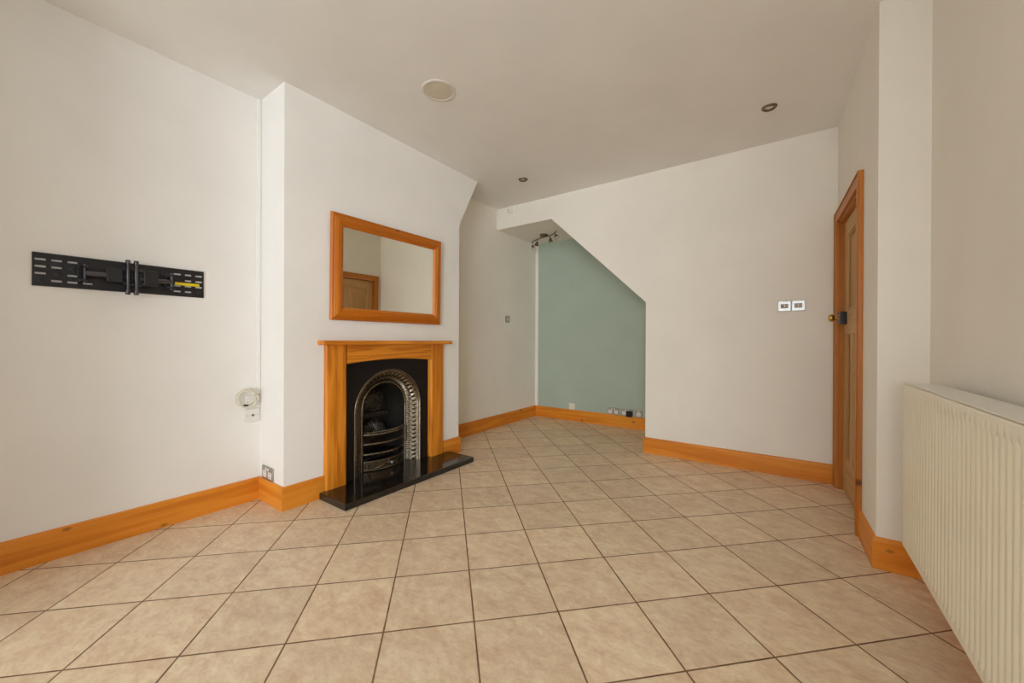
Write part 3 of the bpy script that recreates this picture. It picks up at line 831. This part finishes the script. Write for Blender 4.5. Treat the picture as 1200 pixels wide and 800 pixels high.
bm = B(); loft(bm, [[F2(.034+a*.018, -.010+b*.014, d) for a, b in ((-1, -1), (1, -1), (1, 1), (-1, 1))] for d in (.0538, .0550)])
part('face_panel', bm, M['black_metal'], pl)
c = (-2.213, Y4, zc+.001); F = wallframe('-y', c)
o = thing('blank_plate', 'small cream blank plate alone on the green alcove wall', 'wall plate', c)
bm = B(); plate(bm, F, .080, .078, .0005, .0095); part('plate', bm, M['cream_plastic'], o, smooth=True)
screws(o, F, (-.029, .029), 0, .0095)

# aerial plates, cable trunking and the coiled lead in the left corner
bm = B(); prism(bm, [(XL+.0005, 1.056), (XL+.009, 1.057), (XL+.011, 1.060), (XL+.011, 1.076), (XL+.009, 1.0795), (XL+.0005, 1.0803)], 'z', .70, H-.001)
struct('trim_4', bm, M['wall'], 'thin painted cable trunking running up the left corner', 'cable trunking')
def wplate(z, label, hole):
    c = (XL, 1.035, z); F = wallframe('+x', c)
    o = thing('aerial_plate', label, 'wall plate', c, 'white aerial plates in the left corner')
    bm = B(); plate(bm, F, .080, .082, .0005, .0095); part('plate', bm, M['white_plastic'], o, smooth=True)
    screws(o, F, (-.030, .030), 0, .0095)
    if hole:
        bm = B(); lathe(bm, [(0, .009), (.007, .009), (.007, .014), (.0045, .0142), (.0045, .010), (0, .010)], c, 'x', 16)
        part('coaxial_socket', bm, M['rocker'], o, 'brown coaxial socket', smooth=True)
    else:
        bm = B(); lathe(bm, [(0, .009), (.006, .009), (.006, .013), (0, .013)], (XL, 1.055, z+.01), 'x', 12)
        part('cable_outlet', bm, M['black_plastic'], o, smooth=True)
wplate(.5405, 'white aerial wall plate with brown socket, lower of the two', True)
wplate(.6260, 'white aerial wall plate behind the coiled cable, upper of the two', False)
cc_ = thing('coiled_cable', 'coiled white aerial cable hanging beside the upper corner wall plate', 'cable', (XL+.02, 1.0, .65))
bm = B()
def loopc(ph): return None
pts = []
NL = 4; NS = 48
for i in range(NL*NS+1):
    t = i/NS; a = 2*PI*t+.4; L = int(min(t, NL-.001)); f = t/NL
    ry = .056+.006*math.sin(5*f+1)+.004*math.sin(2*PI*t*.5); rz = .050+.005*math.cos(6*f)
    cy, cz = .998+.007*math.sin(7*f), .652+.010*math.sin(4*f+.5)
    y = cy+ry*math.cos(a); z = cz+rz*math.sin(a)+.016*math.cos(a)*math.sin(2.2*f*PI)
    pts.append((XL+.016+.014*f+.003*math.sin(a*2), y, z))
tube(bm, pts, .0032, 8)
part('cable', bm, M['cream_plastic'], cc_, 'cream cable', smooth=True)
bm = B(); tube(bm, [(XL+.013, 1.055, .636), (XL+.026, 1.058, .640), (XL+.030, 1.052, .655), (pts[-1][0], pts[-1][1], pts[-1][2])], .0030, 8)
part('cable_tail', bm, M['cream_plastic'], cc_, smooth=True)
bm = B(); tube(bm, [(XL+.034, .975, .612), (XL+.034, .983, .611), (XL+.034, 1.000, .609)], [.005, .006, .005], 10)
part('plug', bm, M['black_plastic'], cc_, 'small dark plug', smooth=True)
bm = B(); tube(bm, [(XL+.020, 1.045, .668), (XL+.020, 1.066, .668)], .0045, 10)
part('connector', bm, M['nickel'], cc_, 'dark metal connector', smooth=True)

# ------------------------------------------------------------------ light
def area(name, loc, rot, sx, sy, en, col):
    l = bpy.data.lights.new(name, 'AREA'); l.shape = 'RECTANGLE'; l.size = sx; l.size_y = sy; l.energy = en; l.color = col
    o = bpy.data.objects.new(name, l); COL.objects.link(o); o.location = loc; o.rotation_euler = rot; return o
area('added_rear_daylight', ((WX0+WX1)/2, YB-.12, (WZ0+WZ1)/2), (PI/2, 0, 0), WX1-WX0, WZ1-WZ0, EB, LC)  # daylight lamp behind the added rear window
area('added_side_daylight', (XE+.12, (RW0+RW1)/2, (WZ0+WZ1)/2), (PI/2, 0, PI/2), RW1-RW0, WZ1-WZ0, ER, LC)  # weaker lamp behind the added side window
w = bpy.data.worlds.new('World'); sc.world = w; w.use_nodes = True
w.node_tree.nodes['Background'].inputs[0].default_value = (.85, .93, 1., 1); w.node_tree.nodes['Background'].inputs[1].default_value = .6

# ------------------------------------------------------------------ camera
cam = bpy.data.cameras.new('camera'); co = bpy.data.objects.new('camera', cam); COL.objects.link(co)
cam.sensor_width = 36.; cam.lens = 36.*450.065/1200.; cam.clip_start = .02
yaw, pitch, roll = (math.radians(v) for v in (35.352, -.148, -.241))
fwd = Vector((-math.sin(yaw)*math.cos(pitch), math.cos(yaw)*math.cos(pitch), math.sin(pitch)))
right = Vector((math.cos(yaw), math.sin(yaw), 0)); up = right.cross(fwd)
c, s = math.cos(roll), math.sin(roll)
# image axes turned by the small roll
r2 = (right*c-up*s); u2 = (right*s+up*c)
co.matrix_world = Matrix(((r2.x, u2.x, -fwd.x, 0), (r2.y, u2.y, -fwd.y, 0), (r2.z, u2.z, -fwd.z, CAM_H), (0, 0, 0, 1)))
sc.camera = co
vs = sc.view_settings; vs.view_transform = 'Standard'; vs.look = 'None'; vs.gamma = 1.; vs.exposure = 0.; vs.use_curve_mapping = False
sc.cycles.use_denoising = True
sc.cycles.max_bounces = 16; sc.cycles.diffuse_bounces = 10; sc.cycles.glossy_bounces = 6
